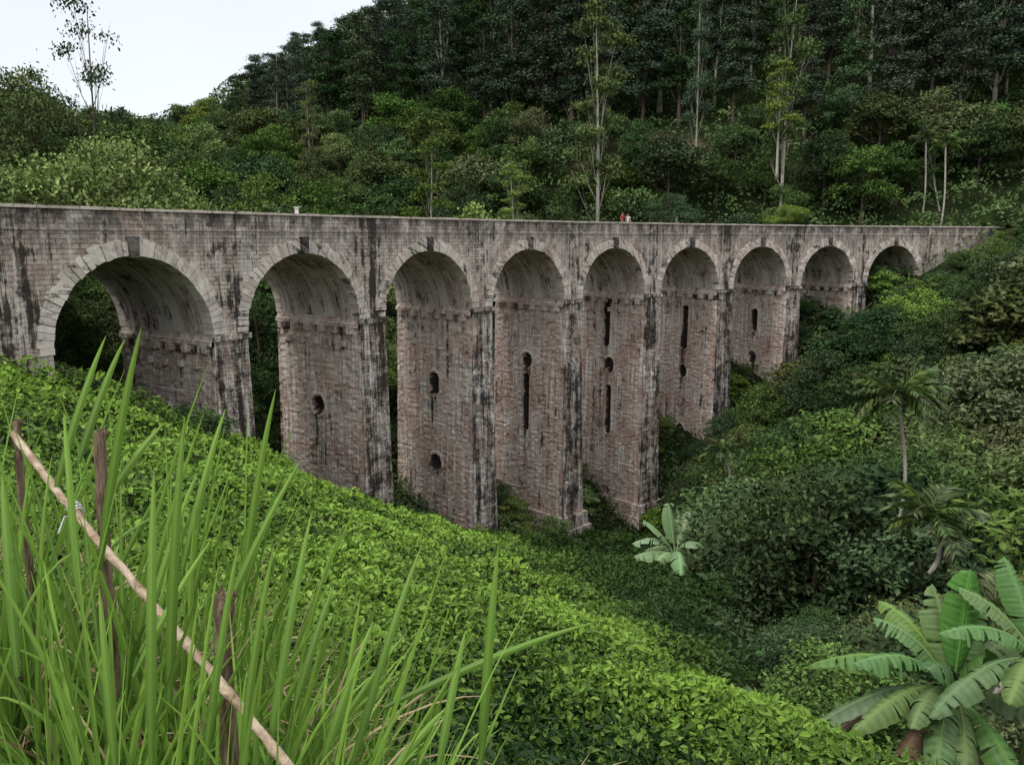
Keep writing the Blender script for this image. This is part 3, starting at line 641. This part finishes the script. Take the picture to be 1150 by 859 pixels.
# ---------------------------------------------------------------- palms
def frondmesh(name,L,nl,ll,droop,wd,up=.5):
    pts=[];
    for i in range(13):
        t=i/12; pts.append((L*(t*.95-.25*t*t*droop),0,L*(up*t-droop*t*t)))
    v,f=tube(pts,[.025*(1-.85*i/12) for i in range(13)],4); tt=[.6]*len(v); V=[list(map(float,q)) for q in v]; Fc=list(f)
    for k in range(nl):
        t=.1+.89*k/(nl-1); j=min(11,int(t*12)); a=t*12-j; p=np.array(pts[j])*(1-a)+np.array(pts[j+1])*a; tg=np.array(pts[j+1])-np.array(pts[j]); tg/=np.linalg.norm(tg)
        for sg in (-1,1):
            l=ll*math.sin(math.pi*min(1,(.15+t*.8)))**.6*U(.7,1.15); d=np.array([0,sg,0])*U(.6,.9)+tg*.55+np.array([0,0,U(-.1,.3)]); d/=np.linalg.norm(d)
            m1=p+d*l*.5; e=p+d*l+np.array([0,0,-l*U(.2,.55)]); wv=tg*wd*.5; b=len(V)
            V+= [list(p),list(m1+wv+np.array([0,0,-.0])),list(e),list(m1-wv+np.array([0,0,-l*.12]))]; Fc.append([b,b+1,b+2,b+3]); q=U(.0,.9); tt+=[q]*4
    o=mk(name,V,Fc,M['palm'],attr=tt); me=o.data; bpy.data.objects.remove(o); return me
FR=[frondmesh('frond',1.6,30,.55,d,.10) for d in (.5,.75,1.0)]
def palm(px,py,Y,H,label,sc=1,leaf='palm',nf=20,dead=0,thick=.07):
    p=P(px,py,Y); t=thing('palm_tree',label,'palm tree',(p[0],p[1],p[2]-H),'palms in the valley')
    v,f=tube([(.25*math.sin(i*.5)-.25*math.sin(4),0,H*i/8) for i in range(9)],[thick*sc]*8+[thick*.8*sc],8); mk('trunk',v,f,M['pale'],t,smooth=True)
    for k in range(nf):
        o=inst('frond',FR[(k*2+k//3)%3],t,M['deadleaf'] if k<dead else M[leaf]); o.location=(0,0,H); q=sc*U(.8,1.15); o.rotation_euler=(U(-.2,.2),(-1.0+1.35*((k*7)%nf)/nf) if k>=dead else 1.1,k*2.4+U(-.3,.3)); o.scale=(q,)*3
palm(1010,450,26,5.0,'palm with a pale slim trunk and full dark crown rising above the right valley wood',1.05,nf=26,thick=.055)
palm(1042,585,22,1.6,'palm with arching fronds and a yellowed leaf below the tall pale-trunked palm',1.0,dead=1)
palm(812,508,44,2.2,'small distant palm near the foot of the sixth pier',.9)
palm(1062,165,100,11,'slender palm on the hillside above the right end of the viaduct',1.5,'mid',14)
palm(1115,690,13.5,1.6,'spiky olive palm tuft behind the large banana plant',.7,'olive')
palm(1040,160,104,11,'slender pale-stemmed palm on the hill left of its taller neighbour',1.5,'olive',14)
# ---------------------------------------------------------------- banana plants
def bananaleaf(L,Wd,droop,tears,up=.9,seed=0):
    rd=random.Random(seed); V=[];Fc=[];tt=[]; n=30; m=4
    pet=.2
    def axis(t):
        return np.array([L*(t*math.cos(up)+.25*t*t*droop), 0, L*(math.sin(up)*t-droop*.75*t*t)])
    v,f=tube([axis(t) for t in np.linspace(0,1,16)],[.026*(1-.8*t) for t in np.linspace(0,1,16)],5); V=[list(map(float,q)) for q in v]; Fc=list(f); tt=[1.0]*len(v)
    for sg in (-1,1):
        cuts=sorted([rd.randint(3,n-2) for _ in range(tears)])
        segs=[];a=0
        for c in cuts+[n]:
            if c-a>=1: segs.append((a,c)); a=c
        for (a,c) in segs:
            dr=rd.uniform(0,.35) if tears else .05; b=len(V)
            for i in range(a,c+1):
                t=i/n; T=pet+(1-pet)*t; p=axis(T); tg=axis(min(1,T+.02))-axis(T-.02); tg/=np.linalg.norm(tg); nn=np.cross(tg,[0,1,0]); nn=nn if nn[2]>0 else -nn
                wdt=Wd*.5*(math.sin(math.pi*min(1,t*.93+.05))**.55)*(1 if t<.97 else .5)
                for j in range(m+1):
                    q=j/m; sh=0
                    if c-a>1 and tears: sh=((i-a)/(c-a)-.5)*-.06*q*L*.5
                    lift=.30*q*wdt-(.55+dr*2)*wdt*q*q + .012*math.sin(i*2.1)*q
                    pp=p+np.array([0,sg*wdt*q*(1-.15*q),0])+nn*lift+tg*(sh+.12*q*wdt)
                    V.append(list(pp)); tt.append(min(1,.95 if j==0 else .32+.26*(i%2)+rd.uniform(-.1,.1)+.15*q))
            for i in range(c-a):
                for j in range(m):
                    k=b+i*(m+1)+j; Fc.append([k,k+1,k+m+2,k+m+1] if sg>0 else [k,k+m+1,k+m+2,k+1])
    return V,Fc,tt
def banana(x,y,z,H,leafs,label,name='banana_plant',group=None):
    t=thing(name,label,'banana plant',(x,y,z),group)
    v,f=tube([(0,0,-.3),(0,0,.2),(.02,0,H*.5),(0,0,H)],[.13,.12,.09,.05],10); mk('stem',v,f,M['pseudo'],t,smooth=True)
    for i,(az,L,Wd,dr,tears,up,mt) in enumerate(leafs):
        V,Fc,tt=bananaleaf(L,Wd,dr,tears,up,i*7+int(x*10)); o=mk('leaf',V,Fc,M[mt],t,attr=tt,smooth=True); o.location=(0,0,H*.97); o.rotation_euler=(U(-.15,.15),0,R_(az))
        if mt=='deadleaf': o['label']='withered brown leaf'
p=P(1070,775,10.5); gz=float(ter(p[0],p[1])[0])
banana(p[0],p[1],gz,max(.8,p[2]-gz),[(80,2.0,.62,.1,1,1.5,'banana'),(190,2.2,.52,.75,6,1.0,'banana'),(165,2.2,.52,.9,7,.85,'banana'),(205,2.0,.5,.9,6,.7,'banana'),(150,2.0,.5,.6,5,1.15,'banana'),(-60,1.3,.6,.3,1,1.3,'banana'),(-20,2.0,.5,.8,6,.9,'banana'),(20,2.1,.5,.7,5,1.0,'banana'),(110,1.9,.55,.3,3,1.3,'banana'),(40,1.8,.52,.35,3,1.3,'banana'),(-110,1.6,.48,1.2,5,.5,'banana'),(-80,1.6,.5,1.4,6,.3,'banana'),(120,2.1,.5,.6,4,1.1,'banana'),(235,1.7,.48,1.1,6,.6,'banana'),(-135,1.8,.48,.8,5,.8,'banana'),(180,1.9,.5,1.1,6,.5,'bananadark'),(220,2.0,.5,.6,5,1.1,'bananadark'),(-40,1.8,.5,1.0,6,.6,'bananadark'),(-95,1.3,.5,1.8,7,.0,'bananadark'),(250,1.5,.4,1.5,8,.3,'deadleaf'),(175,1.7,.4,1.5,8,.3,'deadleaf'),(215,1.6,.35,1.6,8,.2,'deadleaf')],'large banana plant with broad upright leaf and withered leaves at lower right')
p=P(1165,755,10.0); gz=float(ter(p[0],p[1])[0])
banana(p[0],p[1],gz,max(.8,p[2]-gz+.2),[(100,1.8,.45,.3,3,1.3,'banana'),(180,1.9,.48,.8,6,1.0,'banana'),(225,1.6,.48,.9,6,.8,'banana'),(200,1.8,.48,1.0,6,.6,'bananadark'),(-60,1.7,.45,.7,5,.9,'banana'),(150,1.8,.48,.5,4,1.1,'banana'),(30,1.7,.45,.7,3,.9,'banana'),(250,1.5,.48,.9,5,.9,'bananadark')],'banana plant cut by the right edge of the photo, beside the large one')
p=P(905,735,19); gz=float(ter(p[0],p[1])[0])
banana(p[0],p[1],gz,max(.6,p[2]-gz),[(a,1.4,.4,.8,4,U(.6,1.0),'bananadark') for a in (90,180,230,0,300,45,135)],'small dark banana plant left of and beyond the large banana plant')
p=P(758,622,36); gz=float(ter(p[0],p[1])[0])
banana(p[0],p[1],gz,max(1,p[2]-gz),[(a+U(-18,18),U(1.9,3.1),.95,U(.4,1.1),5,U(.45,1.3),'bananapale') for a in range(0,360,33)]+[(110,2.9,.8,.2,1,1.4,'bananapale'),(60,2.7,.8,.3,2,1.25,'bananapale'),(170,2.8,.8,.4,3,1.1,'bananapale')],'pale green banana plant at the edge of the slope before the fifth pier')
# ---------------------------------------------------------------- foreground grass
GV=[];GF=[];GT=[]; SV=[];SF=[];ST=[]
def blade(V,Fc,T,b,d,L,wd,cv,t,side=None,n=10):
    b=np.array(b,float); d=np.array(d,float); d/=np.linalg.norm(d)
    sd=np.cross(d,[0,0,1]) if side is None else np.array(side,float); 
    if side is None: an=U(0,3.14); q=np.cross(sd,d); sd=sd*math.cos(an)+q*math.sin(an)
    sd/=np.linalg.norm(sd)+1e-9; o=len(V); h=np.array([d[0],d[1],0]); h/=np.linalg.norm(h)+1e-6
    for i in range(n+1):
        s=i/n; p=b+L*(d*s+h*cv*.35*s*s+np.array([0,0,-cv*.8*s*s*s])); w_=wd*.5*min(1,.45+s*2.5)*(1-s**3)**.8+.0005; nn=np.cross(sd,d)*w_*.45
        ts=t*(.3+.8*s)
        V+= [list(p-sd*w_+nn),list(p),list(p+sd*w_+nn)]; T+=[ts,min(1,ts+.25),ts]
    for i in range(n):
        k=o+i*3; Fc.append([k,k+1,k+4,k+3]); Fc.append([k+1,k+2,k+5,k+4])
def px2blade(x0,y0,Y0,x1,y1,Y1,wd,t=.6,cv=.08):
    a=P(x0,y0,Y0); b=P(x1,y1,Y1); d=b-a; L=np.linalg.norm(d); view=(a+b)/2; side=np.cross(d,view)
    blade(GV,GF,GT,a,d,L,wd*.95,cv,min(1,t+.15),side,14)
tuf=[]
for i in range(115):
    x=U(-2.9,-.25); y=U(1.5,3.8)
    if x>-.9 and y>2.3: continue
    tuf.append((x,y))
for i in range(20): tuf.append((U(-.9,-.05),U(1.35,1.9)))
for (x,y) in tuf:
    z=float(ter(x,y)[0]); lx=U(-.25,.3)
    for k in range(24):
        L=U(.45,1.1)*(1.0 if x<-.8 else .7)*(1-.1*(y-1.5)); bx=x+U(-.09,.09); by=y+U(-.09,.09)
        d=(U(-.5,.5)+lx,U(-.4,.4),1.25)
        blade(GV,GF,GT,(bx,by,z-.05),d,L,U(.007,.018),U(.03,.45),U(.1,1.1))
    for k in range(11 if x>-1.0 else 22):
        blade(SV,SF,ST,(x+U(-.15,.15),y+U(-.15,.15),z-.03),(U(-1,1),U(-1,1),U(.3,1.9)),U(.3,.95),U(.004,.010),U(.1,1.1),U(0,1))
for k in range(230):
    x=U(-1.95,-.30); y=U(1.5,2.8); z=float(ter(x,y)[0])
    L=U(.85,1.3)*(.72 if x>-.75 else 1)*(.8 if x>-.4 else 1)
    blade(GV,GF,GT,(x,y,z-.05),(U(-.35,.5),U(-.3,.3),1.3),L,U(.010,.018),U(.01,.22),U(.3,1.1),n=12)
for k in range(110):   # blades rising in front of the pole and stake feet
    x=U(-.85,-.20); y=U(1.02,1.34); z=float(ter(x,y)[0]); L=U(.7,1.22)*(1 if x<-.35 else .85)
    blade(GV,GF,GT,(x,y,z-.05),(U(-.35,.4),U(-.1,.3),1.3),L,U(.007,.013),U(.02,.3),U(.3,1.1),n=12)
for a in [(112,640,1.5,148,348,1.5,.018,.55),(268,700,1.6,300,418,1.6,.017,.6),(190,800,1.2,197,448,1.25,.017,.45),(120,560,1.7,180,470,1.8,.018,.5),(395,862,1.35,468,600,1.5,.016,.4),(540,862,1.3,556,600,1.35,.018,.45),(430,795,1.5,662,684,1.6,.016,.35),(492,865,1.3,521,700,1.4,.016,.5),(60,560,1.8,112,365,1.9,.018,.6),(88,520,1.9,135,372,2.0,.018,.5),(240,720,1.5,330,505,1.6,.016,.6),(330,800,1.4,372,650,1.5,.016,.3),(300,860,1.25,345,560,1.4,.016,.5),(230,860,1.2,262,600,1.3,.014,.5),(360,865,1.3,415,690,1.4,.016,.6),(440,865,1.3,500,790,1.4,.014,.6),(205,640,1.6,248,448,1.7,.016,.7),(350,865,1.4,452,700,1.5,.012,.5),(380,865,1.35,400,660,1.4,.012,.7),(270,860,1.1,300,600,1.15,.012,.5),(130,870,1.05,110,650,1.1,.012,.6),(160,720,1.5,215,520,1.6,.015,.8),(90,680,1.5,70,450,1.6,.015,.8),(150,760,1.4,230,600,1.5,.014,.9),(20,760,1.3,0,520,1.4,.018,.5),(170,860,1.1,168,510,1.2,.016,.55)]: px2blade(*a)
tag(mk('long_grass',GV,GF,M['grass'],attr=np.clip(GT,0,1)),'long bright green grass blades in the left foreground','grass',kind='stuff')
tag(mk('dry_grass',SV,SF,M['straw'],attr=np.clip(ST,0,1)),'dry straw coloured grass at the base of the green blades','dry grass',kind='stuff')
# ---------------------------------------------------------------- pole, stakes
def limb(name,pa,pb,r0,r1,label,cat,seg=14,wob=.01,knots=False):
    pa=np.array(pa);pb=np.array(pb); t=thing(name,label,cat,tuple(pa)); pts=[];rad=[]
    for i in range(seg*3+1):
        s=i/(seg*3); kk=(0,0,0)
        if knots: kk=np.array([math.sin(i*.9)*.3+math.sin(i*2.3)*.25,0,math.cos(i*1.1)*.3+math.sin(i*1.7)*.3])*wob*.6
        pts.append((pb-pa)*s+np.array([wob*math.sin(s*5),wob*math.cos(s*4),wob*math.sin(s*6+1)])+np.array(kk)); rad.append((r0+(r1-r0)*s)*(1+(.25 if knots and i%5==0 else 0)+.07*math.sin(i*1.9)))
    v,f=tube(pts,rad,12); return t,v,f
A_=P(18,488,2.0); B_=P(314,856,1.2)
t,v,f=limb('bamboo_pole',B_+(B_-A_)*.12,A_,.0078,.0085,'weathered bamboo pole slanting down through the grass at left','pole',wob=.005,knots=True); mk('cane',[list(np.array(q)+rng.normal(size=3)*.0005) for q in v],f,M['bamboo'],t,smooth=True)
def stake(px,py,pyb,Y,r,label):
    top=P(px,py,Y); bt=P(px-6,pyb,Y); gz=float(ter(bt[0],bt[1])[0])-.1; bt[2]=min(bt[2],gz)
    t,v,f=limb('wooden_stake',bt,top,r*1.05,r,label,'stake',wob=.006)
    mk('stake_shaft',[list(np.array(q)+rng.normal(size=3)*r*.07) for q in v],f,M['stake'],t)
    V=[];Fc=[]
    for k in range(7):
        a=k*.9; c=(top-bt)+np.array([math.cos(a)*r*.75,math.sin(a)*r*.75,-.004]); q=U(.01,.03); b=len(V)
        V+=[list(c+np.array([-r*.35,0,0])),list(c+np.array([r*.35,0,0])),list(c+np.array([0,r*.35,0])),list(c+np.array([0,0,q]))]; Fc+=[[b,b+1,b+3],[b+1,b+2,b+3],[b+2,b,b+3]]
    mk('splintered_top',V,Fc,M['stake'],t)
stake(22,474,560,2.03,.010,'small wooden stake holding the upper end of the bamboo pole')
stake(116,486,720,1.72,.0125,'tall rough wooden stake tied to the bamboo pole with string')
stake(256,668,900,1.42,.019,'short thick wooden stake with a splintered top beside the lower pole')
c=A_+(B_-A_)*.31; t=thing('string_tie','white string knotted around the pole and the tall stake','string',tuple(c))
ps=[]; ax=(B_-A_)/np.linalg.norm(B_-A_); u1=np.cross(ax,[0,0,1]); u1/=np.linalg.norm(u1); u2=np.cross(ax,u1)
for i in range(60): a=i*.65; ps.append(ax*(i-30)*.0006+(u1*math.cos(a)+u2*math.sin(a))*(.0125+.002*math.sin(i)))
ps+= [ax*.02+u1*.03,ax*.03+u1*.05+np.array([0,0,-.03])]
v,f=tube(ps,[.0018]*len(ps),5); mk('knot',v,f,M['string'],t)
for i,(s,n) in enumerate([(-4.6,.1),(-3.4,.15),(-6.2,.1)]):
    p=bp(s,n,0); tree('shrub',p[0],p[1],.4,'small weed tuft rooted on the parapet coping above the first arch',cat='weed',group='weeds on the parapet',leaf='olive',z=ZP+.12,name='weed_tuft')
print('objects',len(bpy.data.objects))
